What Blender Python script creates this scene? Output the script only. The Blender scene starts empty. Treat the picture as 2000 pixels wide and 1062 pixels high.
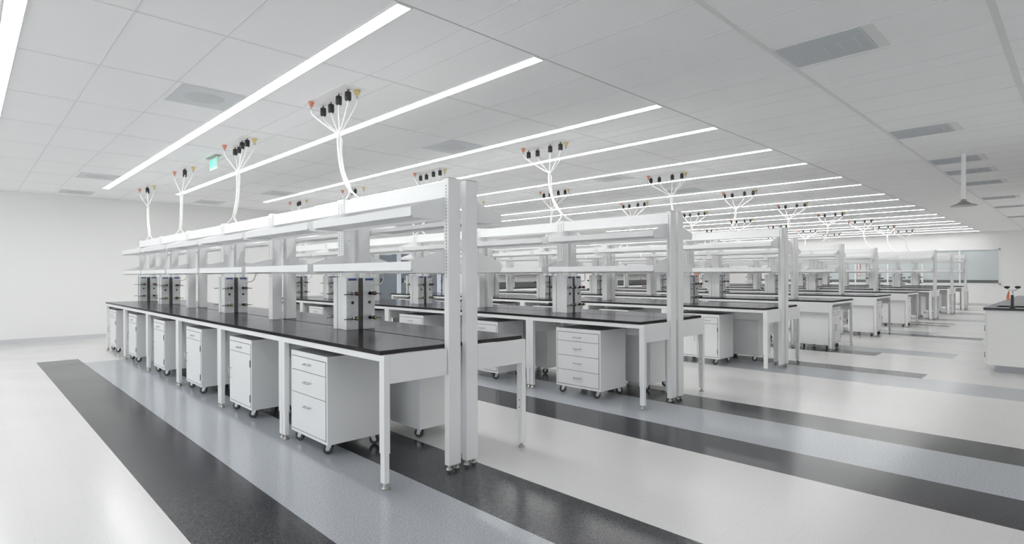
import bpy, bmesh, math, random
from mathutils import Vector, Matrix
PI = math.pi
random.seed(7)
S = bpy.context.scene
COL = S.collection

# ------------------------------------------------------------------ measures
H = 1.42                      # eye height
T = 0.915                     # worktop height
ZC = 3.2                      # ceiling
XL, XR, YN, YF = -15.7, 9.6, -6.0, 31.5
ROWS = [2.645, 5.75, 8.99, 12.0, 15.12, 18.24, 21.36, 24.5, 27.6]   # centre line of every double bench
PITCH = 1.66

# ------------------------------------------------------------------ materials
def mat(name, col, rough=0.5, metal=0.0, spec=0.5, emit=None, strength=0.0, coat=0.0, trans=0.0):
    m = bpy.data.materials.new(name); m.use_nodes = True
    b = m.node_tree.nodes['Principled BSDF']
    b.inputs['Base Color'].default_value = (*col, 1)
    b.inputs['Roughness'].default_value = rough
    b.inputs['Metallic'].default_value = metal
    b.inputs['Specular IOR Level'].default_value = spec
    b.inputs['Coat Weight'].default_value = coat
    b.inputs['Transmission Weight'].default_value = trans
    if emit:
        b.inputs['Emission Color'].default_value = (*emit, 1)
        b.inputs['Emission Strength'].default_value = strength
    return m

def noise_var(m, scale, amount, rough_amt=0.0, detail=2.0, stretch=None):
    """slow procedural variation of colour and roughness"""
    nt = m.node_tree; N = nt.nodes; L = nt.links
    b = N['Principled BSDF']
    tc = N.new('ShaderNodeTexCoord')
    no = N.new('ShaderNodeTexNoise'); no.inputs['Scale'].default_value = scale; no.inputs['Detail'].default_value = detail
    src = tc.outputs['Object']
    if stretch:
        mp = N.new('ShaderNodeMapping'); mp.inputs['Scale'].default_value = stretch
        L.new(src, mp.inputs['Vector']); src = mp.outputs['Vector']
    L.new(src, no.inputs['Vector'])
    c = b.inputs['Base Color'].default_value[:3]
    mx = N.new('ShaderNodeMix'); mx.data_type = 'RGBA'
    mx.inputs[6].default_value = (*[v*(1-amount) for v in c], 1)
    mx.inputs[7].default_value = (*[min(1, v*(1+amount)) for v in c], 1)
    L.new(no.outputs['Fac'], mx.inputs[0]); L.new(mx.outputs[2], b.inputs['Base Color'])
    if rough_amt:
        r = b.inputs['Roughness'].default_value
        mr = N.new('ShaderNodeMapRange'); mr.inputs['To Min'].default_value = r-rough_amt; mr.inputs['To Max'].default_value = r+rough_amt
        L.new(no.outputs['Fac'], mr.inputs['Value']); L.new(mr.outputs['Result'], b.inputs['Roughness'])
    return m

def floor_mat(name, col, fleck, rough=0.2, spec=0.4):
    """vinyl composition tile: chips of a second colour, faint joints, waxed"""
    m = mat(name, col, rough, spec=spec); nt = m.node_tree; N = nt.nodes; L = nt.links
    b = N['Principled BSDF']; tc = N.new('ShaderNodeTexCoord')
    n1 = N.new('ShaderNodeTexNoise'); n1.inputs['Scale'].default_value = 150; n1.inputs['Detail'].default_value = 3
    n2 = N.new('ShaderNodeTexNoise'); n2.inputs['Scale'].default_value = 1.3; n2.inputs['Detail'].default_value = 3
    mp = N.new('ShaderNodeMapping'); mp.inputs['Scale'].default_value = (0.55, 1, 1)
    L.new(tc.outputs['Object'], mp.inputs['Vector']); L.new(mp.outputs['Vector'], n1.inputs['Vector'])
    L.new(tc.outputs['Object'], n2.inputs['Vector'])
    r1 = N.new('ShaderNodeValToRGB'); e = r1.color_ramp.elements
    e[0].position = 0.40; e[0].color = (*fleck[0], 1); e[1].position = 0.62; e[1].color = (*fleck[1], 1)
    k = r1.color_ramp.elements.new(0.5); k.color = (*col, 1)
    L.new(n1.outputs['Fac'], r1.inputs['Fac'])
    # joints of the 0.28 m tiles
    sx = N.new('ShaderNodeSeparateXYZ'); L.new(tc.outputs['Object'], sx.inputs['Vector'])
    outs = []
    for ax in ('X', 'Y'):
        mu = N.new('ShaderNodeMath'); mu.operation = 'MULTIPLY'; mu.inputs[1].default_value = 1/0.277
        fr = N.new('ShaderNodeMath'); fr.operation = 'FRACT'
        lt = N.new('ShaderNodeMath'); lt.operation = 'LESS_THAN'; lt.inputs[1].default_value = 0.006
        L.new(sx.outputs[ax], mu.inputs[0]); L.new(mu.outputs[0], fr.inputs[0]); L.new(fr.outputs[0], lt.inputs[0]); outs.append(lt)
    mxx = N.new('ShaderNodeMath'); mxx.operation = 'MAXIMUM'; L.new(outs[0].outputs[0], mxx.inputs[0]); L.new(outs[1].outputs[0], mxx.inputs[1])
    sc = N.new('ShaderNodeMath'); sc.operation = 'MULTIPLY'; sc.inputs[1].default_value = 0.18; L.new(mxx.outputs[0], sc.inputs[0])
    mx = N.new('ShaderNodeMix'); mx.data_type = 'RGBA'; mx.inputs[7].default_value = (*[v*0.4 for v in col], 1)
    L.new(sc.outputs[0], mx.inputs[0]); L.new(r1.outputs['Color'], mx.inputs[6]); L.new(mx.outputs[2], b.inputs['Base Color'])
    mr = N.new('ShaderNodeMapRange'); mr.inputs['To Min'].default_value = rough-0.05; mr.inputs['To Max'].default_value = rough+0.07
    L.new(n2.outputs['Fac'], mr.inputs['Value']); L.new(mr.outputs['Result'], b.inputs['Roughness'])
    bp = N.new('ShaderNodeBump'); bp.inputs['Strength'].default_value = 0.02; bp.inputs['Distance'].default_value = 0.01
    L.new(n2.outputs['Fac'], bp.inputs['Height']); L.new(bp.outputs['Normal'], b.inputs['Normal'])
    return m

M = dict(
 white=mat('white_powder_coat', (0.81, 0.815, 0.815), 0.32, spec=0.4),
 top=noise_var(mat('black_epoxy_resin', (0.020, 0.018, 0.019), 0.5, spec=0.0), 3.0, 0.2, 0.03),
 wall=noise_var(mat('wall_paint', (0.815, 0.815, 0.805), 0.85, spec=0.2), 0.6, 0.012),
 tile=noise_var(mat('ceiling_tile', (0.93, 0.93, 0.93), 0.9, spec=0.2), 0.5, 0.012),
 tee=mat('ceiling_tee', (0.78, 0.78, 0.78), 0.6),
 joint=mat('tile_joint', (0.5, 0.5, 0.5), 0.8),
 plate=mat('white_ceiling_panel', (0.88, 0.875, 0.86), 0.5),
 base=mat('grey_vinyl_base', (0.60, 0.61, 0.62), 0.5),
 kick=mat('grey_kick_plate', (0.33, 0.34, 0.36), 0.5),
 light=mat('light_diffuser', (0.9, 0.9, 0.9), 0.5, emit=(1.0, 0.998, 0.995), strength=13.0),
 trim=mat('fixture_trim', (0.8, 0.8, 0.8), 0.5),
 vent=mat('perforated_vent_face', (0.66, 0.68, 0.70), 0.5),
 ventdark=mat('vent_holes', (0.52, 0.54, 0.56), 0.7),
 diff=mat('vent_disc', (0.60, 0.61, 0.61), 0.6),
 face=mat('grey_service_plate', (0.68, 0.69, 0.70), 0.4),
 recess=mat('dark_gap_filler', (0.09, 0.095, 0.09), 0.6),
 blue=mat('blue_label', (0.045, 0.085, 0.26), 0.5),
 chrome=mat('chrome', (0.72, 0.72, 0.72), 0.16, metal=1.0),
 steel=mat('stainless_steel', (0.46, 0.45, 0.42), 0.3, metal=1.0),
 zinc=mat('zinc_fork', (0.58, 0.60, 0.62), 0.35, metal=0.7),
 black=mat('black_plastic', (0.018, 0.018, 0.02), 0.4),
 hole=mat('dark_slot', (0.10, 0.10, 0.10), 0.8),
 tyre=mat('grey_black_tyre', (0.035, 0.037, 0.04), 0.5),
 hub=mat('grey_wheel_hub', (0.33, 0.34, 0.36), 0.4),
 red=mat('red_plastic', (0.30, 0.035, 0.03), 0.4),
 coral=mat('coral_fitting', (0.74, 0.27, 0.19), 0.45),
 yellow=mat('yellow_fitting', (0.70, 0.56, 0.22), 0.45),
 yel2=mat('yellow_cap', (0.42, 0.40, 0.05), 0.4),
 cord=mat('white_cord', (0.86, 0.86, 0.84), 0.45),
 outlet=mat('outlet_plastic', (0.80, 0.80, 0.80), 0.4),
 gap=mat('shadow_gap_line', (0.16, 0.165, 0.165), 0.8),
 hinge=mat('hinge_metal', (0.16, 0.16, 0.16), 0.4, metal=0.6),
 pull=mat('brushed_pull', (0.50, 0.49, 0.47), 0.3, metal=0.9),
 glass=noise_var(mat('grey_green_glass', (0.56, 0.605, 0.615), 0.12, spec=0.6), 0.35, 0.08),
 doorglass=mat('grey_blue_door_glass', (0.17, 0.195, 0.22), 0.12, spec=0.6),
 bluew=mat('bluish_white_frame', (0.62, 0.67, 0.74), 0.4),
 sill=mat('grey_window_rail', (0.13, 0.145, 0.14), 0.5),
 orange=mat('orange_tag', (0.80, 0.20, 0.06), 0.5),
 wood=mat('orange_brown_panel', (0.55, 0.26, 0.14), 0.5),
 island=mat('warm_white_laminate', (0.80, 0.80, 0.78), 0.5),
 green=mat('green_lettering', (0.02, 0.5, 0.3), 0.4, emit=(0.05, 0.85, 0.5), strength=0.9),
 acryl=mat('pale_acrylic', (0.72, 0.86, 0.80), 0.15),
 note=mat('grey_print', (0.30, 0.30, 0.31), 0.8),
 floorw=floor_mat('floor_white', (0.69, 0.687, 0.675), ((0.66, 0.657, 0.645), (0.71, 0.707, 0.70)), 0.2, 0.36),
 floord=floor_mat('floor_charcoal', (0.043, 0.044, 0.050), ((0.033, 0.034, 0.039), (0.066, 0.068, 0.077)), 0.17, 0.33),
 floorb=floor_mat('floor_blue_grey', (0.40, 0.42, 0.45), ((0.33, 0.348, 0.375), (0.46, 0.48, 0.51)), 0.17, 0.4),
)

def satin(m, fac, rough):
    """honed resin: an even satin sheen instead of a mirror at grazing angles"""
    nt = m.node_tree; N = nt.nodes; L = nt.links
    g = N.new('ShaderNodeBsdfGlossy'); g.inputs['Roughness'].default_value = rough; g.inputs['Color'].default_value = (0.97, 0.97, 1, 1)
    lw = N.new('ShaderNodeLayerWeight'); lw.inputs['Blend'].default_value = 0.5
    mr = N.new('ShaderNodeMapRange'); mr.inputs['From Min'].default_value = 0.78; mr.inputs['To Min'].default_value = 0.03; mr.inputs['To Max'].default_value = fac
    mx = N.new('ShaderNodeMixShader'); out = N['Material Output']
    L.new(lw.outputs['Facing'], mr.inputs['Value']); L.new(mr.outputs['Result'], mx.inputs['Fac'])
    L.new(N['Principled BSDF'].outputs[0], mx.inputs[1]); L.new(g.outputs[0], mx.inputs[2]); L.new(mx.outputs[0], out.inputs['Surface'])
satin(M['top'], 0.72, 0.15)

# ------------------------------------------------------------------ mesh builder
class MB:
    def __init__(s): s.bm = bmesh.new(); s.mats = []
    def mi(s, m):
        if m not in s.mats: s.mats.append(m)
        return s.mats.index(m)
    def box(s, x0, x1, y0, y1, z0, z1, m, bev=0.0):
        r = bmesh.ops.create_cube(s.bm, size=1.0)
        vs = r['verts']; cx, cy, cz = (x0+x1)/2, (y0+y1)/2, (z0+z1)/2
        for v in vs: v.co = Vector((cx+v.co.x*abs(x1-x0), cy+v.co.y*abs(y1-y0), cz+v.co.z*abs(z1-z0)))
        fs = {f for v in vs for f in v.link_faces}
        i = s.mi(m)
        for f in fs: f.material_index = i
        if bev > 0:
            es = list({e for v in vs for e in v.link_edges})
            g = bmesh.ops.bevel(s.bm, geom=es, offset=bev, segments=2, affect='EDGES', profile=0.6)
            for f in g['faces']: f.material_index = i
        return s
    def cyl(s, p0, p1, r0, m, r1=None, n=16, smooth=True, cap=True):
        p0, p1 = Vector(p0), Vector(p1); d = p1-p0; r1 = r0 if r1 is None else r1
        q = d.to_track_quat('Z', 'Y').to_matrix().to_4x4()
        mt = Matrix.Translation((p0+p1)/2) @ q
        r = bmesh.ops.create_cone(s.bm, cap_ends=cap, segments=n, radius1=r0, radius2=r1, depth=d.length, matrix=mt)
        i = s.mi(m)
        for f in {f for v in r['verts'] for f in v.link_faces}:
            f.material_index = i; f.smooth = smooth and len(f.verts) == 4
        return s
    def lathe(s, prof, m, at=(0, 0, 0), axis=None, n=20):
        """prof: list of (r, z)"""
        i = s.mi(m); q = Matrix.Translation(at)
        if axis: q = q @ Vector(axis).to_track_quat('Z', 'Y').to_matrix().to_4x4()
        rings = []
        for r, z in prof:
            rings.append([s.bm.verts.new(q @ Vector((max(r, 1e-4)*math.cos(2*PI*k/n), max(r, 1e-4)*math.sin(2*PI*k/n), z))) for k in range(n)])
        for a, b in zip(rings, rings[1:]):
            for k in range(n):
                f = s.bm.faces.new((a[k], a[(k+1) % n], b[(k+1) % n], b[k])); f.material_index = i; f.smooth = True
        return s
    def prism(s, pts, a0, a1, m, axis='x'):
        """polygon pts in the plane across axis, extruded from a0 to a1"""
        i = s.mi(m)
        def P(a, u, v): return {'x': (a, u, v), 'y': (u, a, v), 'z': (u, v, a)}[axis]
        A = [s.bm.verts.new(P(a0, *p)) for p in pts]; B = [s.bm.verts.new(P(a1, *p)) for p in pts]
        fs = [s.bm.faces.new(A), s.bm.faces.new(B[::-1])]
        k = len(pts)
        for j in range(k): fs.append(s.bm.faces.new((A[j], B[j], B[(j+1) % k], A[(j+1) % k])))
        for f in fs: f.material_index = i
        bmesh.ops.recalc_face_normals(s.bm, faces=fs)
        return s
    def tube(s, pts, r, m, n=8):
        i = s.mi(m); P = [Vector(p) for p in pts]; rings = []
        up = Vector((0, 1, 0))
        for k, p in enumerate(P):
            d = (P[min(k+1, len(P)-1)]-P[max(k-1, 0)]).normalized()
            a = d.cross(up)
            if a.length < 1e-3: a = d.cross(Vector((1, 0, 0)))
            a.normalize(); b = d.cross(a)
            rings.append([s.bm.verts.new(p+r*(math.cos(2*PI*j/n)*a+math.sin(2*PI*j/n)*b)) for j in range(n)])
        for A, B in zip(rings, rings[1:]):
            for j in range(n):
                f = s.bm.faces.new((A[j], A[(j+1) % n], B[(j+1) % n], B[j])); f.material_index = i; f.smooth = True
        for R in (rings[0], rings[-1]):
            f = s.bm.faces.new(R); f.material_index = i
        return s
    def build(s, name, parent=None):
        me = bpy.data.meshes.new(name); s.bm.to_mesh(me); s.bm.free()
        for m in s.mats: me.materials.append(M[m])
        o = bpy.data.objects.new(name, me); COL.objects.link(o)
        if parent: o.parent = parent
        return o

def spline(pts, k=8):
    """Catmull-Rom through pts"""
    P = [Vector(p) for p in pts]; P = [2*P[0]-P[1]]+P+[2*P[-1]-P[-2]]; out = []
    for i in range(1, len(P)-2):
        for j in range(k):
            t = j/k; a, b, c, d = P[i-1], P[i], P[i+1], P[i+2]
            out.append(0.5*((2*b)+(c-a)*t+(2*a-5*b+4*c-d)*t*t+(3*b-a-3*c+d)*t**3))
    out.append(P[-2]); return out

def tag(o, label, cat, group=None, kind=None):
    o['label'] = label; o['category'] = cat
    if group: o['group'] = group
    if kind: o['kind'] = kind
    return o
def struct(o, label=None):
    o['kind'] = 'structure'
    if label: o['label'] = label
    return o
def empty(name):
    o = bpy.data.objects.new(name, None); o.empty_display_size = 0.1; COL.objects.link(o); return o

KIDS = {}
def children(o):
    return KIDS.get(o.name) or KIDS.setdefault(o.name, [c for c in bpy.data.objects if c.parent is o])
def copy_tree(o, parent=None):
    c = o.copy(); COL.objects.link(c)
    if parent: c.parent = parent
    for ch in children(o): copy_tree(ch, c)
    return c
PROTO = {}; USED = set()
SKIP = set('''D7.3 C3.0.0 C3.0.1 C3.1.1 C3.0.2 C3.1.2 C3.0.3 C3.1.3 C3.0.4 C3.1.4 C4.1.0 C4.0.1 C4.1.1 C4.0.2 C4.1.2 C4.0.3 C4.1.3 C4.0.4 C4.1.4 C5.0.0 C5.0.1 C5.1.1 C5.0.2 C5.1.2 C5.0.3 C5.1.3 C5.0.4 C5.1.4 C6.0.1 C6.1.1 C6.0.2 C6.1.2 C6.0.3 C6.1.3 C6.0.4 C6.1.4 C6.0.5 C6.1.5 C7.0.1 C7.1.1 C7.0.2 C7.1.2 C7.0.3 C7.1.3 C7.0.4 C7.1.4 C7.0.5 C7.1.5 C8.0.0 C8.0.1 C8.1.1 C8.0.2 C8.1.2 C8.0.3 C8.1.3 C8.0.4 C8.1.4 C8.0.5 C8.1.5 P6.3 P6.5 P6.6 P7.5 P7.6 P8.6'''.split())
def place(kind, key, maker, loc, rz, label, cat, group):
    """the first use moves the prototype itself, later ones copy the thing with its parts"""
    if key in SKIP: return None
    if kind not in PROTO: PROTO[kind] = maker()
    o = PROTO[kind]
    if kind in USED: o = copy_tree(o)
    else: USED.add(kind)
    o.location = loc; o.rotation_euler = (0, 0, rz)
    tag(o, label, cat, group); o['_k'] = key if DEV else ''
    if not DEV: del o['_k']
    return o
DEV = False
WORLD = 1.6

ORD = ['first', 'second', 'third', 'fourth', 'fifth', 'sixth', 'seventh', 'eighth', 'ninth', 'tenth', 'eleventh']
ROWN = ['nearest row', 'second row', 'third row', 'fourth row', 'fifth row', 'sixth row', 'seventh row', 'eighth row', 'farthest row']

# ------------------------------------------------------------------ room shell
def build_room():
    # floor: one mesh, cells of white, charcoal and blue-grey tile
    bands = [  # y0, y1, x0, x1, material
        (0.862, 1.41, -12.05, XR, 'floord'), (1.41, 2.23, -11.46, XR, 'floorb'), (2.23, 2.782, -12.05, XR, 'floord'),
        (4.165, 4.72, -12.05, XR, 'floord'), (4.72, 5.55, -11.46, XR, 'floorb'), (5.55, 6.10, -12.05, XR, 'floord'),
        (8.34, 9.22, -11.46, XR, 'floorb'), (9.22, 9.68, -12.05, -1.55, 'floord'),
        (11.18, 11.70, -12.05, -2.54, 'floord'), (11.70, 12.43, -11.46, -1.545, 'floorb'),
        (15.26, 15.76, -12.05, -1.54, 'floord'), (15.76, 16.55, -11.46, -2.45, 'floorb'),
        (18.6, 18.95, -12.05, -2.53, 'floord'), (19.4, 19.74, -12.05, -2.53, 'floord'),
        (20.9, 21.7, -11.46, 0.4, 'floorb'), (24.6, 25.0, -12.05, -0.6, 'floord'), (25.0, 25.7, -11.46, -0.6, 'floorb'),
        (27.3, 27.7, -12.05, 0.4, 'floord'), (28.6, 29.3, -11.46, 0.4, 'floorb')]
    xs = sorted({XL, XR, *[b[2] for b in bands], *[b[3] for b in bands]}); ys = sorted({YN, YF, *[b[0] for b in bands], *[b[1] for b in bands]})
    b = MB(); bm = b.bm
    V = {(i, j): bm.verts.new((x, y, 0)) for i, x in enumerate(xs) for j, y in enumerate(ys)}
    for i in range(len(xs)-1):
        for j in range(len(ys)-1):
            cx, cy = (xs[i]+xs[i+1])/2, (ys[j]+ys[j+1])/2; m = 'floorw'
            for q in bands:
                if q[0] < cy < q[1] and q[2] < cx < q[3]: m = q[4]
            f = bm.faces.new((V[i, j], V[i+1, j], V[i+1, j+1], V[i, j+1])); f.material_index = b.mi(m)
    struct(b.build('floor'))
    # walls as slabs
    t = 0.12
    struct(MB().box(XL-t, XL, YN-t, YF+t, 0, ZC+t, 'wall').build('wall_left'))
    struct(MB().box(XR, XR+t, YN-t, YF+t, 0, ZC+t, 'wall').build('wall_right'))
    b = MB(); b.box(XL, XR, YN-t, YN, 0, 0.25, 'wall'); b.box(XL, XR, YN-t, YN, 3.08, ZC+t, 'wall')
    struct(b.build('wall_near'))
    b = MB(); b.box(XL, XR, YN-t, YN, 0.25, 0.30, 'trim'); b.box(XL, XR, YN-t, YN, 3.03, 3.08, 'trim')  # unglazed window frame, added behind the camera to let fill daylight in
    for i in range(19):
        x = XL+0.03+i*(XR-XL-0.06)/18; b.box(x-0.03, x+0.03, YN-t, YN, 0.30, 3.03, 'trim')
    struct(b.build('added_fill_window'))
    wx0, wx1, wz0, wz1 = -12.1, -2.52, 0.92, 2.45
    b = MB(); b.box(XL, wx0, YF, YF+t, 0, ZC+t, 'wall'); b.box(wx1, XR, YF, YF+t, 0, ZC+t, 'wall')
    b.box(wx0, wx1, YF, YF+t, 0, wz0, 'wall'); b.box(wx0, wx1, YF, YF+t, wz1, ZC+t, 'wall')
    struct(b.build('wall_far'))
    struct(MB().box(XL, XL+0.012, YN, YF, 0, 0.1, 'base').build('baseboard_left'))
    struct(MB().box(XL+0.012, XR, YF-0.012, YF, 0, 0.1, 'base').build('baseboard_far'))
    # window: frame, mullions, panes, dark lower rail
    w = MB()
    w.box(wx0, wx1, YF-0.02, YF+0.09, wz0, wz0+0.05, 'trim'); w.box(wx0, wx1, YF-0.02, YF+0.09, wz1-0.04, wz1, 'trim')
    w.box(wx1-0.06, wx1, YF-0.02, YF+0.09, wz0, wz1, 'trim'); w.box(wx0, wx0+0.05, YF-0.02, YF+0.09, wz0, wz1, 'trim')
    wf = struct(w.build('window_1'))
    mull = [-3.89, -5.25, -6.6, -7.95, -9.3, -10.7]
    for x in mull: MB().box(x-0.03, x+0.03, YF-0.02, YF+0.07, wz0+0.05, wz1-0.04, 'trim').build('mullion', wf)
    xe = [wx1-0.06]+mull+[wx0+0.05]
    for a, c in zip(xe, xe[1:]):
        MB().box(c, a, YF+0.03, YF+0.045, wz0+0.05, wz1-0.04, 'glass').build('pane', wf)
        MB().box(c+0.03, a-0.03, YF+0.005, YF+0.03, 0.985, 1.105, 'sill').build('dark_rail', wf)
    # ceiling: tiles, tees and joints in one mesh
    b = MB(); b.box(XL, XR, YN, YF, ZC, ZC+0.1, 'tile')
    for x in (-0.43, 0.92, 2.27, 3.62): b.box(x-0.022, x+0.022, YN, YF, ZC-0.004, ZC, 'tee')
    b.box(-1.78, -1.74, YN, YF, ZC-0.004, ZC, 'tee')
    b.box(-3.13, -3.122, YN, YF, ZC-0.003, ZC, 'joint')
    k = -4.47
    while k > XL:
        b.box(k-0.008, k+0.008, YN, YF, ZC-0.003, ZC, 'tee'); k -= 1.352
    y0 = 2.04-3.178*3
    for q in range(13):
        for d in (0.0, 0.55, 0.82, 1.41, 1.97, 2.55):
            y = y0+q*3.178+d-(0.15 if q == 5 and d < 1 else 0)
            if YN < y < YF:
                if d in (0.0, 1.41): b.box(-3.12, XR, y-0.006, y+0.006, ZC-0.002, ZC, 'tee')
                else: b.box(XL, XR, y-0.006, y+0.006, ZC-0.002, ZC, 'tee')
    b.box(XL, XL+0.02, YN, YF, ZC-0.012, ZC, 'trim'); b.box(XL, XR, YF-0.02, YF, ZC-0.012, ZC, 'trim')
    struct(b.build('ceiling'))

# ------------------------------------------------------------------ ceiling fittings
LX0, LX1 = -13.98, -3.15
def make_light(L=LX1-LX0):
    o = empty('linear_ceiling_light')
    b = MB(); w = 0.0525
    for s in (-1, 1): b.box(-L/2-0.012, L/2+0.012, s*w, s*(w+0.012), -0.006, 0, 'trim')
    for s in (-1, 1): b.box(s*L/2, s*(L/2+0.012), -w, w, -0.006, 0, 'trim')
    b.build('trim_frame', o)
    MB().box(-L/2, L/2, -w, w, -0.0015, -0.0005, 'light').build('diffuser', o)
    return o
def make_vent_r():
    o = empty('ceiling_vent')
    b = MB(); b.box(-0.32, 0.29, -0.27, 0.27, -0.006, 0, 'vent')
    b.build('perforated_face', o)
    b = MB()
    for i in range(30):
        y = -0.255+i*0.0176
        b.box(-0.30, 0.275, y-0.003, y+0.003, -0.0075, -0.006, 'ventdark')
    b.build('slot_rows', o)
    MB().box(0.295, 0.37, -0.275, 0.275, -0.005, 0, 'tee').build('side_strip', o)
    b = MB()
    for x in (-0.02, 0.09, 0.2): b.box(x, x+0.012, -0.1, 0.12, -0.009, -0.0075, 'vent')
    b.box(-0.02, 0.21, -0.12, -0.1, -0.009, -0.0075, 'diff')
    b.build('damper', o)
    return o
def make_vent_l():
    o = empty('ceiling_vent')
    MB().box(-0.335, 0.335, -0.28, 0.28, -0.006, 0, 'vent').build('panel', o)
    MB().lathe([(0.0, -0.0095), (0.17, -0.0095), (0.185, -0.006)], 'diff', n=32).build('round_diffuser', o)
    return o

def ceiling_things():
    n = 1
    ys = (0.25, 2.0925, 3.3975, 5.27, 6.565, 8.285, 9.745, 11.60, 12.89, 14.78, 16.13, 17.95, 19.24, 21.08, 22.44, 24.32, 25.64, 27.5, 28.9, 30.8)
    for y in ys:
        if True:
            vis = n-2
            lab = 'long white recessed strip light, %s' % ('behind the camera side, out of the picture' if n == 0 else
                  'cut off by the left picture edge' if n == 1 else '%s from the near left of the even ceiling rows' % '')
            names = {0: 'long recessed strip light just behind the camera', 1: 'long recessed strip light cut off at the left picture edge'}
            o2 = ['first', 'second', 'third', 'fourth', 'fifth', 'sixth', 'seventh', 'eighth', 'ninth', 'tenth', 'eleventh', 'twelfth', 'thirteenth',
                  'fourteenth', 'fifteenth', 'sixteenth', 'seventeenth', 'eighteenth', 'nineteenth', 'twentieth', 'last']
            lab = names.get(n) or 'long glowing white ceiling strip light, %s counted after the one at the left picture edge' % o2[min(n-2, 20)]
            place('light', 'L%d' % n, make_light, ((LX0+LX1)/2, y, ZC), 0, lab, 'ceiling light', 'recessed strip lights in the ceiling')
            if n >= 0:   # second bank, added out of view to brighten the right half of the room
                place('fill_lightr', 'M%d' % n, lambda: make_light(5.6), (6.1, y, ZC), 0, 'added fill strip light over the unseen right half of the room, out of the picture', 'ceiling light', 'added fill strip lights in the right half')
            n += 1
    for k, y in enumerate((4.89, 8.62, 11.2, 12.6, 14.4, 17.55, 20.1, 23.9)):
        place('ventr', 'VR%d' % k, make_vent_r, (-1.425, y, ZC), 0,
              'grey perforated return vent in ceiling beyond the lights, %s from the camera' % ORD[k], 'vent', 'ceiling vents')
    for k, (x, y, d) in enumerate(((-6.17, 1.735, 'left of the first long strip light, nearest the camera'), (-12.37, 1.74, 'left of the far end of the first strip light'),
                      (-15.0, 1.74, 'against the left wall beside the first strip light end'), (-6.17, 4.89, 'between the second and third strip lights'),
                      (-12.3, 4.95, 'near the left wall past the second strip light'), (-14.9, 4.3, 'against the left wall above nearest row'),
                      (-6.17, 8.64, 'between the fourth and fifth strip lights'), (-6.0, 11.1, 'between the sixth and seventh strip lights'))):
        place('ventl', 'VL%d' % k, make_vent_l, (x, y, ZC), 0, 'grey square ceiling vent %s' % d, 'vent', 'ceiling vents')

# ------------------------------------------------------------------ tables
def make_table(W=1.66, D=0.66, shift=0.045, rear=0.195):
    """front edge at -D/2, worktop over a telescoping steel frame"""
    o = empty('lab_table'); w, d = W/2, D/2
    MB().box(-w+0.0015, w-0.0015, -d, d, T-0.028, T, 'top', 0.0025).build('worktop', o)
    x0, x1 = -w+shift+0.001, w+shift-0.001; zt = T-0.0285
    f0 = -d+0.004
    MB().box(x0, x1, f0, f0+0.045, zt-0.043, zt, 'white', 0.002).build('front_rail', o)
    ar = rear
    for a, b_ in ((x0, x0+0.02), (x1-0.02, x1)):
        MB().box(a, b_, f0+0.046, ar, zt-0.19, zt, 'white', 0.002).build('side_apron', o)
    MB().box(-w+0.1, w-0.1, d-0.08, d-0.06, zt-0.19, zt, 'white').build('rear_apron', o)
    for side in (-1, 1):
        for back in (0, 1):
            if back and side > 0 and W > 1.5: continue
            if back: lx0 = (-w+0.1 if side < 0 else w-0.16); ly0 = d-0.13
            else: lx0 = (x0 if side < 0 else x1-0.06); ly0 = f0
            lx1, ly1 = lx0+0.06, ly0+0.045
            b = MB(); b.box(lx0, lx1, ly0, ly1, 0.236, zt-(0.0435 if not back else 0), 'white', 0.002)
            b.box(lx0+0.004, lx1-0.004, ly0+0.004, ly1-0.004, 0.04, 0.24, 'white', 0.002)
            if not back:
                xm = (lx0+lx1)/2                             # adjusting holes on the inner side
                for zz in (0.39, 0.33): b.cyl((xm, ly1-0.0005, zz), (xm, ly1+0.0008, zz), 0.006, 'hole', n=8)
                for zz in (0.22, 0.20, 0.18, 0.16, 0.14): b.cyl((xm, ly1-0.0045, zz), (xm, ly1-0.0032, zz), 0.003, 'hole', n=6)
            b.build('leg', o)
            cx, cy = (lx0+lx1)/2, (ly0+ly1)/2
            MB().lathe([(0.006, 0.042), (0.007, 0.03), (0.013, 0.026), (0.013, 0.018), (0.022, 0.012), (0.026, 0.006), (0.026, 0.0), (0, 0)], 'steel', (cx, cy, 0), n=16).build('levelling_foot', o)
    return o

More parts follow.
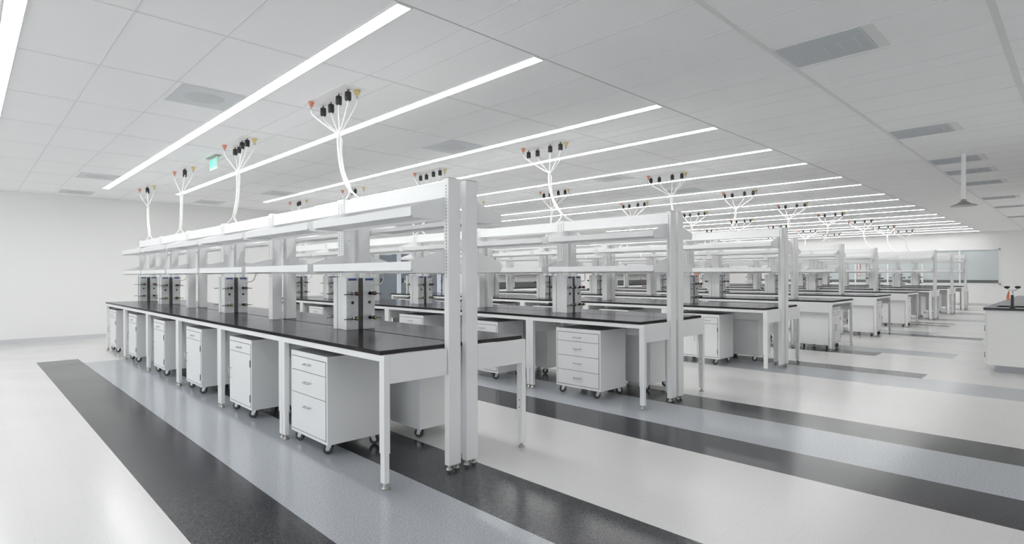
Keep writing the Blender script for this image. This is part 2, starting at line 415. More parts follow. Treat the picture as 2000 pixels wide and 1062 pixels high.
# ------------------------------------------------------------------ shelving bays
PT = 2.12
def make_bay(L, end):
    """posts, header duct, two shelves; x from 0 (aisle side) to -L, lane towards -Y, origin on bench centre line"""
    o = empty('shelving_bay'); pw = 0.055; ya, yb = -0.137, -0.027
    for k, x in enumerate((-pw, -L+0.001)):
        z0 = 0.035 if (end and k == 0) else T+0.001
        b = MB(); b.box(x, x+pw-0.001, ya, yb, z0, PT, 'white', 0.004)
        for i in range(29):
            z = 1.40+i*0.0235
            b.box(x+pw/2-0.0035, x+pw/2+0.0025, ya-0.0008, ya+0.001, z, z+0.013, 'hole')
        b.box(x+0.002, x+pw-0.003, ya+0.002, yb-0.002, PT, PT+0.003, 'gap')
        p = b.build('post', o)
        if z0 < 0.1:
            for yy in (ya+0.02, yb-0.02):
                MB().lathe([(0.007, 0.036), (0.008, 0.026), (0.015, 0.022), (0.015, 0.015), (0.022, 0.010), (0.025, 0.005), (0.025, 0), (0, 0)], 'steel', (x+0.026, yy, 0), n=16).build('levelling_foot', p)
    MB().box(-L+pw+0.001, -pw-0.001, ya+0.012, yb, 1.982, 2.104, 'white', 0.003).build('header_duct', o)
    sx1, sx0 = (-0.048, -L+0.065) if end else (-0.055, -L+0.065)
    yf = -0.431
    for zb, zapex in ((1.828, 1.985), (1.450, 1.606)):
        b = MB()
        b.box(sx0, sx1, yf, yf+0.006, zb, zb+0.062, 'white', 0.0015)
        b.box(sx0, sx1, yf+0.006, ya-0.008, zb+0.008, zb+0.016, 'white')
        b.box(sx0, sx1, ya-0.016, ya-0.008, zb-0.012, zb+0.008, 'white')
        b.build('shelf', o)
        for x in (sx1, sx0-0.003):
            b = MB()
            b.prism([(yf, zb+0.062), (yf, zb+0.014), (yf+0.03, zb), (ya-0.0005, zb-0.012), (ya-0.0005, zapex)], x, x+0.003, 'white', 'x')
            b.box(x-0.001, x+0.005, yf+0.02, ya-0.0005, zb-0.010, zb+0.012, 'white')
            b.build('end_bracket', o)
    return o

# ------------------------------------------------------------------ service pylons
def make_pylon():
    o = empty('service_pylon'); z0, z1 = T+0.001, 1.397
    for sx in (1, -1):
        for sy in (-1, 1):
            xa, xb = sorted((sx*0.058, sx*0.125)); yo, yi = sy*0.147, sy*0.026
            ya, yb = sorted((yo, yi))
            h = MB().box(xa, xb, ya, yb, z0, z1, 'white', 0.002).build('housing', o)
            fx = sx*0.125; e = sx*0.002
            a, b_ = sorted((fx, fx+e))
            fp = MB().box(a, b_, ya+0.003, yb-0.003, z0+0.003, z1-0.003, 'face').build('service_plate', h)
            a, b_ = sorted((fx+e, fx+e*1.8)); ym = (ya+yb)/2
            MB().box(a, b_, ym-0.042, ym+0.042, 1.368, 1.388, 'blue').build('blue_label_strip', h)
            if sx > 0:
                oy = ym+sy*0.036
                b = MB()
                for z in (1.335, 1.29, 1.19, 1.145, 1.055, 1.01, 0.96):
                    b.cyl((b_-0.001, oy, z), (b_+0.0012, oy, z), 0.0155, 'outlet', n=16)
                    for dy, dz in ((0.005, 0.004), (-0.005, 0.004), (0, -0.006)): b.cyl((b_, oy+dy, z+dz), (b_+0.002, oy+dy, z+dz), 0.002, 'hole', n=6)
                b.build('outlets', h)
                b = MB(); b.cyl((b_-0.001, ym, 1.165), (b_+0.003, ym, 1.165), 0.014, 'black', n=20)
                b.build('black_knockout', h)
                b = MB()
                for z in (1.115, 1.075): b.box(b_-0.001, b_+0.0015, ym-sy*0.045-0.008, ym-sy*0.045+0.008, z-0.013, z+0.013, 'outlet'); b.box(b_, b_+0.003, ym-sy*0.045-0.003, ym-sy*0.045+0.003, z-0.003, z+0.003, 'black')
                b.build('data_jacks', h)
            for z, c in ((1.25, 'red'), (1.025, 'yel2')):
                b = MB(); yy = ym+sy*0.005; f1 = fx+sx*0.002
                b.lathe([(0.018, 0), (0.018, 0.004), (0.010, 0.008), (0.010, 0.03), (0.014, 0.032), (0.014, 0.05), (0.009, 0.052), (0.009, 0.07)], 'chrome', (f1, yy, z), (sx, 0, 0), 14)
                b.lathe([(0.005, 0.0), (0.012, 0.004), (0.012, 0.02), (0.0, 0.022)], 'chrome', (f1+sx*0.04, yy, z+0.008), (0, 0, 1), 12)
                b.lathe([(0.010, 0.066), (0.017, 0.070), (0.018, 0.098), (0.010, 0.102)], 'black', (f1, yy, z), (sx, 0, 0), 14)
                b.lathe([(0.011, 0.1015), (0.010, 0.105), (0, 0.1055)], c, (f1, yy, z), (sx, 0, 0), 14)
                # serrated hose nozzle towards the user, slightly down
                b.lathe([(0.010, 0.0), (0.010, 0.03), (0.006, 0.034), (0.008, 0.04), (0.005, 0.05), (0.0065, 0.055), (0.004, 0.066), (0.005, 0.07), (0.004, 0.10)], 'hinge',
                        (f1+sx*0.04, yy, z), (0, sy, -0.08), 12)
                b.lathe([(0.015, 0), (0.015, 0.030), (0.009, 0.036)], 'black', (f1+sx*0.04, yy-sy*0.03, z), (0, sy, 0), 12)
                b.build('gas_valve', h)
    b = MB()
    for sy in (-1, 1):
        y_ = sy*0.082
        b.box(0.0552, 0.0557, y_-0.006, y_+0.006, 1.733, 1.739, 'note')
        for i in range(9): b.box(0.0552, 0.0557, y_-0.030, y_+0.030-0.004*(i % 3), 1.715-i*0.011, 1.7165-i*0.011, 'outlet')
    b.build('rating_label', o)
    b = MB(); b.tube(spline([(0.10, 0.30, 1.447), (0.10, 0.262, 1.425), (0.125, 0.235, 1.37), (0.15, 0.19, 1.335), (0.15, 0.13, 1.33), (0.128, 0.105, 1.345)], 6), 0.006, 'outlet'); b.build('power_cable', o)
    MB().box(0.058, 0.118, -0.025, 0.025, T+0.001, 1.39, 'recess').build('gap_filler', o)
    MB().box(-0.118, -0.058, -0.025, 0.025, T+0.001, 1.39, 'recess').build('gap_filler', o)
    return o

# ------------------------------------------------------------------ mobile cabinets
def castor(o, x, y, zt, ang):
    b = MB(); r = 0.041; c, s_ = math.cos(ang), math.sin(ang); off = 0.018
    wx, wy = x+off*c, y+off*s_; ax = Vector((-s_, c, 0)); P = Vector((wx, wy, r))
    b.lathe([(0.018, -0.011), (r-0.008, -0.011), (r-0.001, -0.009), (r, 0), (r-0.001, 0.009), (r-0.008, 0.011), (0.018, 0.011)], 'tyre', P, ax, 20)
    b.lathe([(0.0, -0.012), (0.008, -0.014), (0.012, -0.010), (r-0.012, -0.010), (r-0.008, -0.0112)], 'hub', P, ax, 20)
    b.lathe([(r-0.008, 0.0112), (r-0.012, 0.010), (0.012, 0.010), (0.008, 0.014), (0.0, 0.012)], 'hub', P, ax, 20)
    for sgn in (-1, 1):
        q = P+ax*sgn*0.016; d = Vector((c, s_, 0)); up = Vector((0, 0, 1))
        i = b.mi('zinc'); th = ax*0.0015
        pts = [Vector((x, y, zt-0.006))+ax*sgn*0.016-d*0.020, Vector((x, y, zt-0.006))+ax*sgn*0.016+d*0.026, q+d*0.015-up*0.008, q-d*0.012-up*0.006]
        A = [b.bm.verts.new(p-th) for p in pts]; B = [b.bm.verts.new(p+th) for p in pts]
        for f in (b.bm.faces.new(A), b.bm.faces.new(B[::-1])): f.material_index = i
        for j in range(4): b.bm.faces.new((A[j], B[j], B[(j+1) % 4], A[(j+1) % 4])).material_index = i
    b.box(x-0.024, x+0.024, y-0.020, y+0.020, zt-0.010, zt-0.004, 'zinc'); b.box(x-0.03, x+0.03, y-0.028, y+0.028, zt-0.004, zt, 'zinc')
    # brake pedal
    pc = P-Vector((c, s_, 0))*0.03+Vector((0, 0, 0.022)); b.box(pc.x-0.012, pc.x+0.012, pc.y-0.010, pc.y+0.010, pc.z-0.004, pc.z+0.004, 'black')
    b.build('castor', o)

def pull_h(parent, x, y, z, w=0.105):
    b = MB(); pts = spline([(x-w/2, y, z), (x-w/2+0.004, y-0.022, z), (x-w/2+0.02, y-0.028, z), (x, y-0.029, z), (x+w/2-0.02, y-0.028, z), (x+w/2-0.004, y-0.022, z), (x+w/2, y, z)], 3)
    b.tube(pts, 0.0048, 'pull', 8); b.build('handle', parent)
def pull_v(parent, x, y, z, w=0.10):
    b = MB(); pts = [(x, y, z-w/2), (x, y-0.026, z-w/2), (x, y-0.028, z), (x, y-0.026, z+w/2), (x, y, z+w/2)]
    b.tube(pts, 0.0042, 'pull', 8); b.build('handle', parent)
def hinge(parent, x, y, z):
    b = MB(); b.cyl((x, y-0.003, z-0.035), (x, y-0.003, z+0.035), 0.004, 'hinge', n=8); b.build('hinge', parent)

def make_cab(W, D, spec, zb=0.091, zt=0.782):
    """origin at the centre of the footprint, front towards -Y"""
    o = empty('mobile_cabinet'); w, d = W/2, D/2
    b = MB(); b.box(-w, w, -d, d, zb, zt, 'white', 0.003)
    b.box(-w+0.020, w-0.020, -d-0.0006, -d+0.001, zb+0.025, zt-0.042, 'gap')
    for z in (zb+0.05, zb+0.25, zt-0.22):    # rivets on the back edge
        b.cyl((w-0.001, d-0.03, z), (w+0.0008, d-0.03, z), 0.005, 'hole', n=8)
        b.cyl((w-0.03, d-0.001, z), (w-0.03, d+0.0008, z), 0.005, 'hole', n=8)
    b.build('carcass', o)
    fx0, fx1, fz0, fz1 = -w+0.024, w-0.024, zb+0.029, zt-0.045
    g = 0.0025; H_ = fz1-fz0; yf = -d-0.0035
    def front(kind, x0, x1, z0, z1, **k):
        p = MB().box(x0+g, x1-g, yf, yf+0.0030, z0+g, z1-g, 'white', 0.001).build(kind, o)
        if kind == 'drawer': pull_h(p, (x0+x1)/2+k.get('dx', 0), yf, z1-k.get('hz', 0.055))
        else:
            s = k.get('hinge', 1)   # hinge side
            hx = x1 if s > 0 else x0
            for zz in (z0+0.11*H_+0.02, z1-0.11*H_-0.02): hinge(p, hx-s*0.004, yf, zz)
            pull_v(p, (x0+0.035) if s > 0 else (x1-0.035), yf, (z0+z1)/2+0.02)
    if spec == 'three':
        a = fz1-0.115; c = a-0.19
        front('drawer', fx0, fx1, a, fz1, hz=0.05); front('drawer', fx0, fx1, c, a, hz=0.085); front('drawer', fx0, fx1, fz0, c, hz=0.095)
    elif spec == 'four':
        a = fz1-0.105; h = (a-fz0)/3
        front('drawer', fx0, fx1, a, fz1, hz=0.055)
        for i in range(3): front('drawer', fx0, fx1, fz0+i*h, fz0+(i+1)*h, hz=h*0.48)
    elif spec == 'door':
        a = fz1-0.10; front('drawer', fx0, fx1, a, fz1, hz=0.05); front('door', fx0, fx1, fz0, a, hinge=1)
    elif spec == 'double':
        a = fz1-0.10; xm = (fx0+fx1)/2
        front('drawer', fx0, xm, a, fz1, hz=0.05); front('drawer', xm, fx1, a, fz1, hz=0.05)
        front('door', fx0, xm, fz0, a, hinge=-1); front('door', xm, fx1, fz0, a, hinge=1)
    elif spec == 'mixed':
        xm = fx0+(fx1-fx0)*0.52; a = fz1-0.115; h = (a-fz0)/3
        front('drawer', fx0, xm, a, fz1, hz=0.055)
        for i in range(3): front('drawer', fx0, xm, fz0+i*h, fz0+(i+1)*h, hz=h*0.5)
        front('door', xm, fx1, fz0, fz1, hinge=1)
    for x, y, an in ((-w+0.075, -d+0.06, 3.75), (w-0.075, -d+0.06, 4.05), (-w+0.07, d-0.06, 0.5), (w-0.07, d-0.06, 0.95)): castor(o, x, y, zb-0.001, an)
    return o
SPECN = {'three': 'three drawers', 'four': 'four drawers', 'door': 'drawer and door', 'double': 'double doors', 'mixed': 'drawers and door'}
CABW = {'three': 0.67, 'four': 0.66, 'door': 0.63, 'double': 0.73, 'mixed': 0.75}

# ------------------------------------------------------------------ cord drops
def make_drop(nb, off):
    """origin on the ceiling at the middle of the connector group"""
    def mk():
        o = empty('ceiling_cord_drop'); ZB = 2.106-ZC
        if nb == 4: bl = [(-0.33, 0.05), (-0.155, 0.05), (0.145, -0.02), (0.33, -0.02)]
        else: bl = [(-0.09, 0.03), (0.12, -0.02)]
        if nb == 4: fit = [(-0.29, -0.10, 'coral'), (0.36, 0.06, 'yellow')]
        else: fit = [(-0.34, -0.06, 'coral'), (0.33, 0.05, 'yellow')]
        MB().box(-0.45, 0.45, -0.125, 0.125, -0.004, 0, 'plate').build('mounting_panel', o)
        ends = []
        for x, y in bl:
            b = MB(); b.lathe([(0.006, -0.004), (0.006, -0.028), (0.026, -0.03), (0.030, -0.036), (0.031, -0.1), (0.027, -0.113), (0.0, -0.114)], 'black', (x, y, 0), n=12)
            b.lathe([(0.0, -0.0045), (0.03, -0.0045), (0.03, -0.008), (0.0, -0.008)], 'trim', (x, y, 0), n=16)
            b.build('black_connector', o); ends.append((x, y, -0.112))
        for x, y, c in fit:
            b = MB(); b.lathe([(0.0, -0.0045), (0.03, -0.005), (0.03, -0.02), (0.018, -0.024), (0.022, -0.045), (0.012, -0.05), (0.012, -0.062)], c, (x, y, 0), n=12)
            b.lathe([(0.009, -0.06), (0.009, -0.085), (0.004, -0.086)], 'steel', (x, y, 0), n=10)
            b.build('gas_fitting', o); ends.append((x, y, -0.085))
        b = MB(); n = len(ends); jx = 0.115 if (nb == 4 and off > 0) else (-0.06 if nb == 4 else (0.07 if off > 0 else -0.16))
        for i, (x, y, z) in enumerate(sorted(ends)):
            a = 2*PI*i/n; rx, ry = 0.015*math.cos(a), 0.015*math.sin(a)
            lx = off+(-0.10 if i % 2 else 0.10)+0.012*(i-n/2); ly = -0.06 if i % 2 else 0.05
            D_ = off-jx
            pts = [(x, y, z), (x+(jx-x)*0.12, y, z-0.07), (jx+(x-jx)*0.28, y*0.3, -0.33), (jx+rx, ry, -0.42),
                   (jx+D_*0.04+rx, ry, -0.58), (jx+D_*0.22+rx, ry, -0.76), (jx+D_*0.62+rx, ry, -0.92), (jx+D_*0.88+(lx-off)*0.2+rx*0.5, ry*0.6+ly*0.15, -1.0), (lx-(lx-off)*0.2, ly*0.8, -1.07), (lx, ly, ZB)]
            b.tube(spline(pts, 6), 0.0078, 'cord', 6)
        for z in (-0.44, -0.66, -0.9):
            t = (-z-0.41)/0.6; cx = jx+(off-jx)*max(0, t)*0.8
        b.build('cord_bundle', o)
        return o
    return mk

# ------------------------------------------------------------------ bench rows
def rows():
    for r, c in enumerate(ROWS):
        rn = ROWN[r]; rot_end = r in (3, 4, 5); nb = 5 if rot_end else 6
        sx = -4.07 if rot_end else -3.27                 # aisle end of the worktops
        px = sx+0.055 if not rot_end else -4.08           # aisle face of the end post
        if rot_end:
            place('endtable', 'E%d' % r, lambda: make_table(1.34, 0.825, 0.0, 0.38), (-3.24-0.4125, c, 0), PI/2,
                  'white black-topped lab table turned across the aisle end of the %s' % rn, 'table', 'tables turned across the row ends')
        for k in range(nb):
            cx = sx-0.83-1.66*k
            for lane, (cy, rz, side) in enumerate(((c-0.341, 0, 'near'), (c+0.341, PI, 'far'))):
                place('table' if not lane else 'tableb', 'T%d.%d.%d' % (r, k, lane), (lambda: make_table()) if not lane else (lambda: make_table(shift=-0.045)), (cx, cy, 0), rz,
                      'white lab table with black top, %s side of %s, %s from aisle' % (side, rn, ORD[k]), 'table', 'lab tables of the bench rows')
        xb = px
        for k in range(nb):
            L = 1.62 if (k == 0 and not rot_end) else 1.66
            e = (k == 0 and not rot_end)
            if e: x_ = -3.2145
            for lane in (0, 1):
                nm = 'bay%s%d' % ('e' if e else 'i', lane)
                if lane == 0: mk = (lambda L=L, e=e: make_bay(L, e)); xx = x_ if e else xb; rz = 0
                else: mk = (lambda L=L, e=e: mirror_bay(L, e)); xx = x_ if e else xb; rz = 0
                place(nm, 'S%d.%d.%d' % (r, k, lane), mk, (xx, c, 0), rz,
                      'white two-shelf rack with posts, %s side of %s, %s from aisle' % (('near', 'far')[lane], rn, ORD[k]), 'shelf rack', 'shelf racks above the bench rows')
            xb = (x_ if e else xb)-L
        seams = []
        x = px if rot_end else -3.2145-1.62+1.66
        pyl = (1, 3) if rot_end else (1, 3, 5, 6)
        for s in pyl:
            xs_ = x-1.66*s
            if s == 6: xs_ += 0.0
            place('pylon' if s != nb else 'pylonend', 'P%d.%d' % (r, s), make_pylon, (xs_, c, 0), 0,
                  'grey-faced service pylon with outlets and gas valves on %s, %s from aisle' % (rn, ORD[pyl.index(s)]), 'service pylon', 'service pylons on the benches')
        # cord drops
        if rot_end: dr = [(-5.26, 4, -0.42), (-7.92, 4, -0.28)]
        elif r == 0: dr = [(-5.26, 4, 0.39), (-7.92, 4, -0.28), (-10.56, 2, -0.24), (-13.2, 2, 0.25)]
        else: dr = [(-5.26, 4, 0.39), (-7.92, 4, -0.28), (-10.56, 2, -0.24), (-13.2, 2, 0.25)]
        for j, (x, n, off) in enumerate(dr):
            place('drop%d%.2f' % (n, off), 'D%d.%d' % (r, j), make_drop(n, off), (x, c+0.015, ZC), 0,
                  'bundle of white cords from black ceiling connectors down to %s, %s from aisle' % (rn, ORD[j]), 'cord drop', 'cord drops from the ceiling')
    # cabinets: (row, lane, right edge x, kind)
    cabs = []
    for r, c in enumerate(ROWS):
        if r == 0:
            for k, (xr, kd) in enumerate(((-4.124, 'three'), (-5.724, 'door'), (-7.34, 'door'), (-9.03, 'door'), (-10.80, 'door'), (-12.50, 'door'))): cabs.append((0, 0, xr, kd, k))
            for k, (xr, kd) in enumerate(((-3.99, 'three'), (-5.9, 'four'), (-7.5, 'door'), (-9.2, 'door'), (-10.9, 'door'), (-12.5, 'door'))): cabs.append((0, 1, xr, kd, k))
        elif r in (3, 4, 5):
            for k in range(5):
                cabs.append((r, 0, -4.95-1.66*k, ('door', 'four', 'three')[(k+r) % 3], k))
                cabs.append((r, 1, -4.75-1.66*k, ('three', 'door', 'four')[(k+r) % 3], k))
        else:
            kinds0 = {1: ('four', 'door', 'three', 'four', 'door', 'door'), 2: ('double', 'door', 'four', 'door', 'three', 'door')}.get(r, ('door', 'four', 'three', 'door', 'four', 'door'))
            x0 = {1: -3.82, 2: -3.97}.get(r, -3.95)
            for k in range(6):
                cabs.append((r, 0, x0-(1.66 if r > 1 else 1.70)*k, kinds0[k], k))
                cabs.append((r, 1, {1: -3.66, 2: -3.68}.get(r, -3.62)-1.66*k, ('door', 'three', 'four', 'door', 'four', 'door')[(k+r) % 6], k))
    for r, lane, xr, kd, k in cabs:
        W = CABW[kd]; c = ROWS[r]; D = 0.49
        cy = c-0.62+D/2 if lane == 0 else c+0.62-D/2+0.02
        place('cab'+kd, 'C%d.%d.%d' % (r, lane, k), lambda: make_cab(W, D, kd), (xr-W/2, cy, 0), PI*lane,
              'white wheeled cabinet, %s, under %s side of %s, %s from aisle' % (SPECN[kd], ('near', 'far')[lane], rn_(r), ORD[k]), 'cabinet', 'wheeled cabinets under the benches')
    for r, kd in ((3, 'double'), (4, 'mixed'), (5, 'mixed')):
        W = CABW[kd]; D = 0.50
        place('cab'+kd+'x' if kd == 'mixed' else 'cabdoublex', 'X%d' % r, lambda: make_cab(W, D, kd), (-3.32-D/2, ROWS[r]-0.62+0.03+W/2, 0), PI/2,
              'white wheeled cabinet, %s, under the cross table facing the aisle, %s' % (SPECN[kd], rn_(r)), 'cabinet', 'wheeled cabinets under the benches')
def rn_(r): return ROWN[r]

def mirror_bay(L, e):
    """far lane: the same bay mirrored about the bench centre line"""
    o = make_bay(L, e)
    def flip(p):
        for ch in [c for c in bpy.data.objects if c.parent is p]:
            me = ch.data; me.transform(Matrix.Diagonal((1, -1, 1, 1))); me.flip_normals(); flip(ch)
    flip(o); return o

# ------------------------------------------------------------------ sink island, shower, sign
def island():
    o = empty('sink_island'); x0, x1, y0, y1 = -1.0, 1.4, 10.56, 16.5
    b = MB(); b.box(x0, x1, y0, y1, 0.095, 0.885, 'island', 0.003); b.build('base_cabinet', o)
    MB().box(x0+0.09, x1-0.05, y0+0.003, y1-0.05, 0, 0.0945, 'kick').build('kick_plate', o)
    n = 8; w = (y1-y0)/n
    for i in range(n):
        d = MB().box(x0-0.020, x0-0.001, y0+i*w+0.003, y0+(i+1)*w-0.003, 0.10, 0.74, 'island', 0.002).build('door', o)
        b = MB()
        for z in (0.24, 0.62): b.cyl((x0-0.024, y0+i*w+0.006, z-0.04), (x0-0.024, y0+i*w+0.006, z+0.04), 0.005, 'hinge', n=8)
        b.build('hinge', d)
        dr = MB().box(x0-0.020, x0-0.001, y0+i*w+0.003, y0+(i+1)*w-0.003, 0.746, 0.88, 'island', 0.002).build('drawer', o)
        MB().tube([(x0-0.02, y0+i*w+w/2-0.05, 0.81), (x0-0.046, y0+i*w+w/2-0.05, 0.81), (x0-0.046, y0+i*w+w/2+0.05, 0.81), (x0-0.02, y0+i*w+w/2+0.05, 0.81)], 0.0045, 'pull').build('handle', dr)
    # worktop with a cut-out for the basin
    tx0, tx1, ty0, ty1 = x0-0.035, x1+0.03, y0-0.03, y1+0.03; bx0, bx1, by0, by1 = -0.93, -0.1, 10.85, 11.35
    b = MB(); z0, z1 = 0.886, 0.918
    b.box(tx0, tx1, ty0, by0, z0, z1, 'top'); b.box(tx0, tx1, by1, ty1, z0, z1, 'top'); b.box(tx0, bx0, by0, by1, z0, z1, 'top'); b.box(bx1, tx1, by0, by1, z0, z1, 'top')
    b.build('worktop', o)
    b = MB(); b.box(bx0-0.008, bx0, by0, by1, 0.89, 0.9175, 'steel'); b.box(bx0, bx1, by0, by1, 0.887, 0.889, 'black'); b.build('basin', o)  # steel sliver on the left rim puts in a grey highlight
    tag(o, 'white sink island with black worktop at the right picture edge', 'sink island')
    # eyewash fixture stands on the worktop
    f = empty('eyewash_faucet'); fx, fy = -0.735, 10.74
    MB().lathe([(0.035, 0.919), (0.034, 0.935), (0.020, 0.945), (0.018, 0.96), (0.018, 1.10)], 'black', (fx, fy, 0), n=16).build('post', f)
    b = MB(); b.lathe([(0.019, 1.10), (0.020, 1.115), (0.014, 1.12), (0.012, 1.15), (0.006, 1.155), (0.006, 1.18)], 'chrome', (fx, fy, 0), n=16)
    b.tube(spline([(fx-0.05, fy-0.03, 1.195), (fx-0.04, fy-0.02, 1.175), (fx, fy, 1.165), (fx+0.04, fy+0.02, 1.175), (fx+0.05, fy+0.03, 1.195)], 4), 0.005, 'chrome'); b.build('spray_arm', f)
    for s in (-1, 1):
        MB().lathe([(0.0, 1.19), (0.012, 1.192), (0.032, 1.205), (0.034, 1.215), (0.028, 1.226), (0.0, 1.23)], 'black', (fx+s*0.056, fy+s*0.03, 0), n=18).build('spray_cap', f)
    b = MB(); b.prism([(-0.028, 1.075), (-0.034, 1.03), (-0.052, 1.03), (-0.062, 1.04), (-0.060, 1.09), (-0.045, 1.15), (-0.030, 1.16)], fy-0.022, fy-0.020, 'orange', 'y')
    t = b.build('orange_tag', f); t.location.x = fx; t['label'] = 'orange hanging tag'
    tag(f, 'black eyewash faucet with twin caps and orange tag on the island', 'faucet')

def shower():
    o = empty('safety_shower'); x, y = -1.262, 10.6
    MB().lathe([(0.028, -0.72), (0.028, -0.004)], 'white', (x, y, ZC), n=20).build('ceiling_pipe', o)
    MB().lathe([(0.0, -0.002), (0.06, -0.002), (0.055, -0.012), (0.029, -0.016)], 'white', (x, y, ZC), n=20).build('ceiling_collar', o)
    MB().lathe([(0.030, -0.69), (0.034, -0.70), (0.036, -0.72), (0.060, -0.735), (0.085, -0.755), (0.13, -0.768), (0.165, -0.785), (0.166, -0.790), (0.12, -0.786), (0, -0.782)], 'steel', (x, y, ZC), n=32).build('shower_head', o)
    tag(o, 'stainless emergency shower head on a white pipe from the ceiling', 'shower')

def exit_sign():
    o = empty('exit_sign'); x, y = -9.15, 2.70
    MB().box(x-0.21, x+0.21, y-0.045, y+0.045, ZC-0.012, ZC-0.005, 'steel').build('canopy', o)
    p = MB().box(x-0.17, x+0.17, y-0.006, y+0.006, ZC-0.20, ZC-0.0125, 'acryl').build('panel', o)
    cu = bpy.data.curves.new('lettering', 'FONT'); cu.body = 'EXIT'; cu.size = 0.16; cu.align_x = 'CENTER'; cu.align_y = 'CENTER'; cu.extrude = 0.001
    for ry, dy in ((0, -0.0075), (PI, 0.0075)):
        t = bpy.data.objects.new('lettering', cu); COL.objects.link(t); bpy.context.view_layer.update()
        me = bpy.data.meshes.new_from_object(t.evaluated_get(bpy.context.evaluated_depsgraph_get())); bpy.data.objects.remove(t)
        me.transform(Matrix.Translation((x, y+dy, ZC-0.105)) @ Matrix.Rotation(ry, 4, 'Z') @ Matrix.Rotation(PI/2, 4, 'X')); me.materials.clear(); me.materials.append(M['green'])
        l = bpy.data.objects.new('lettering', me); COL.objects.link(l); l.parent = p; l['label'] = 'green EXIT letters'
    tag(o, 'green exit sign hanging from the ceiling at left', 'exit sign')

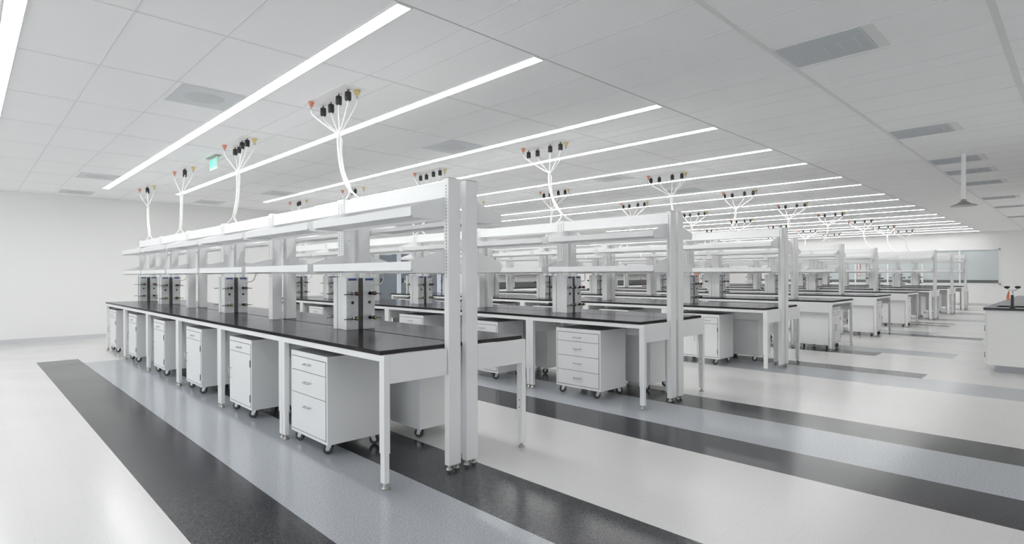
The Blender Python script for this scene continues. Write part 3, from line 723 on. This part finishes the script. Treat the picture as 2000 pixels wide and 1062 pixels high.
# ------------------------------------------------------------------ along the left and far walls
def wall_things():
    for i in range(4):
        y0 = 9.02+i*0.78; o = empty('glass_door_cabinet'); X0, X1 = XL+0.013, -15.08
        b = MB(); b.box(X0, X1-0.03, y0, y0+0.77, 0.0, 2.15, 'bluew', 0.004); b.build('carcass', o)
        d = MB(); d.box(X1-0.029, X1, y0, y0+0.77, 0.0, 0.66, 'bluew'); d.box(X1-0.029, X1, y0, y0+0.07, 0.66, 2.15, 'bluew'); d.box(X1-0.029, X1, y0+0.70, y0+0.77, 0.66, 2.15, 'bluew')
        d.box(X1-0.029, X1, y0+0.07, y0+0.70, 2.08, 2.15, 'bluew'); dd = d.build('door_frame', o)
        MB().box(X1-0.02, X1-0.012, y0+0.07, y0+0.70, 0.66, 2.08, 'doorglass').build('glass', dd)
        MB().box(X1, X1+0.02, y0+0.13, y0+0.16, 1.19, 1.31, 'black').build('handle', dd)
        if i: MB().box(X1-0.0118, X1-0.010, y0+0.2, y0+0.32, 1.18, 1.25, 'trim').build('notice', dd)
        tag(o, 'tall bluish cabinet with grey glass door by left wall, %s of four' % ORD[i], 'cabinet', 'glass door cabinets at the left wall')
    spots = ((13.4, 17.6), (22.0, 26.0))
    for i, (a, c_) in enumerate(spots):
        o = empty('wall_sink_counter'); X0, X1 = XL+0.013, -15.05
        b = MB(); b.box(X0, X1, a, c_, 0.095, 0.885, 'white', 0.003); b.build('base_cabinet', o)
        MB().box(X0, X1-0.06, a+0.02, c_-0.02, 0, 0.0945, 'kick').build('kick_plate', o)
        MB().box(X0, X1+0.03, a-0.01, c_+0.01, 0.886, 0.918, 'top', 0.002).build('worktop', o)
        MB().box(X0, X0+0.02, a, c_, 0.919, 1.12, 'sill').build('backsplash', o)
        for j in range(5):
            w = (c_-a)/5; p = MB().box(X1, X1+0.018, a+j*w+0.004, a+(j+1)*w-0.004, 0.11, 0.86, 'white', 0.002).build('door', o)
            MB().tube([(X1+0.018, a+j*w+0.08, 0.72), (X1+0.045, a+j*w+0.08, 0.72), (X1+0.045, a+j*w+0.08, 0.62), (X1+0.018, a+j*w+0.08, 0.62)], 0.0045, 'pull').build('handle', p)
        tag(o, 'white wall counter with black worktop and backsplash at left wall, %s' % ('nearer one' if i == 0 else 'farther one'), 'counter', 'wall counters')
        u = empty('wall_cabinet')
        MB().box(X0, X0+0.33, a, c_, 1.42, 2.15, 'white', 0.003).build('carcass', u)
        for j in range(5):
            w = (c_-a)/5; MB().box(X0+0.331, X0+0.348, a+j*w+0.003, a+(j+1)*w-0.003, 1.425, 2.145, 'white', 0.002).build('door', u)
        tag(u, 'white wall-hung cabinet above the %s left wall counter' % ('nearer' if i == 0 else 'farther'), 'cabinet', 'wall-hung cabinets')
        f = empty('lab_faucet'); fy = (a+c_)/2-0.3*(1-i); fx = -15.42
        MB().lathe([(0.03, 0.919), (0.03, 0.935), (0.016, 0.94), (0.015, 1.12)], 'chrome' if i == 0 else 'black', (fx, fy, 0), n=14).build('post', f)
        b = MB(); b.tube(spline([(fx, fy, 1.1), (fx, fy, 1.24), (fx+0.05, fy, 1.29), (fx+0.13, fy, 1.28), (fx+0.15, fy, 1.2)], 6), 0.010, 'chrome'); b.build('gooseneck', f)
        b = MB()
        for s in (-1, 1): b.lathe([(0.004, 0), (0.004, 0.03), (0.026, 0.035), (0.028, 0.05), (0, 0.055)], 'black' if i else 'chrome', (fx, fy+s*0.06, 1.11), n=14)
        b.tube([(fx, fy-0.06, 1.12), (fx, fy+0.06, 1.12)], 0.006, 'chrome'); b.build('handles', f)
        if i: t = MB().box(fx+0.03, fx+0.032, fy-0.035, fy-0.005, 0.99, 1.12, 'orange').build('orange_tag', f)
        tag(f, 'chrome gooseneck faucet on the nearer left wall counter' if i == 0 else 'black faucet with orange tag on the farther left wall counter', 'faucet')
    o = MB().box(XL+0.013, XL+0.06, 29.9, 30.45, 0.1, 2.1, 'wood', 0.003).build('orange_wall_panel'); tag(o, 'narrow orange-brown panel on the left wall near the far corner', 'wall panel')
    o = MB().box(-14.08, -13.3, YF-0.03, YF-0.001, 0.74, 1.8, 'trim', 0.003).build('whiteboard'); tag(o, 'plain whiteboard on the far wall left of the window', 'whiteboard')
    o = MB(); o.box(-7.85, -7.75, YF+0.0, YF+0.02, 1.28, 1.96, 'coral'); o.box(-7.825, -7.775, YF-0.003, YF+0.0, 1.32, 1.92, 'trim')  # coloured strip standing in for red light seen in the window glass
    o = o.build('red_glow_strip'); tag(o, 'narrow red and white coloured strip for lights seen in the far window', 'coloured_strip')
    o = MB().box(-2.02, -1.94, YF-0.012, YF-0.001, 1.1, 1.24, 'trim', 0.002).build('wall_outlet'); tag(o, 'small white outlet plate on far wall right of the window', 'outlet')

# ------------------------------------------------------------------ go
build_room(); ceiling_things(); rows(); island(); shower(); exit_sign(); wall_things()

# world: pale bluish light, enters the room through the added unglazed opening
w = bpy.data.worlds.new('world'); w.use_nodes = True; S.world = w
w.node_tree.nodes['Background'].inputs['Color'].default_value = (0.93, 0.97, 1.0, 1); w.node_tree.nodes['Background'].inputs['Strength'].default_value = WORLD

# camera: level, measured from the photograph
cam = bpy.data.cameras.new('camera'); co = bpy.data.objects.new('camera', cam); COL.objects.link(co)
yaw, roll, f, y0 = math.radians(45.6125), math.radians(-0.19737), 1096.81, 531+4.706
Fw = Vector((-math.sin(yaw), math.cos(yaw), 0)); R0 = Vector((math.cos(yaw), math.sin(yaw), 0)); U0 = Vector((0, 0, 1))
Rr = math.cos(roll)*R0+math.sin(roll)*U0; Ur = -math.sin(roll)*R0+math.cos(roll)*U0
mt = Matrix((Rr, Ur, -Fw)).transposed().to_4x4(); mt.translation = (0, 0, H); co.matrix_world = mt
cam.sensor_fit = 'HORIZONTAL'; cam.sensor_width = 36; cam.lens = 36*f/2000; cam.shift_y = (y0-531)/2000; cam.clip_end = 200; cam.clip_start = 0.05
S.camera = co

S.view_settings.view_transform = 'Standard'; S.view_settings.look = 'None'; S.view_settings.gamma = 1; S.view_settings.use_curve_mapping = False
S.view_settings.exposure = 0.5
cy = S.cycles
cy.max_bounces = 10; cy.diffuse_bounces = 8; cy.glossy_bounces = 4; cy.transmission_bounces = 4
cy.caustics_reflective = False; cy.caustics_refractive = False
cy.sample_clamp_indirect = 6; cy.use_denoising = True
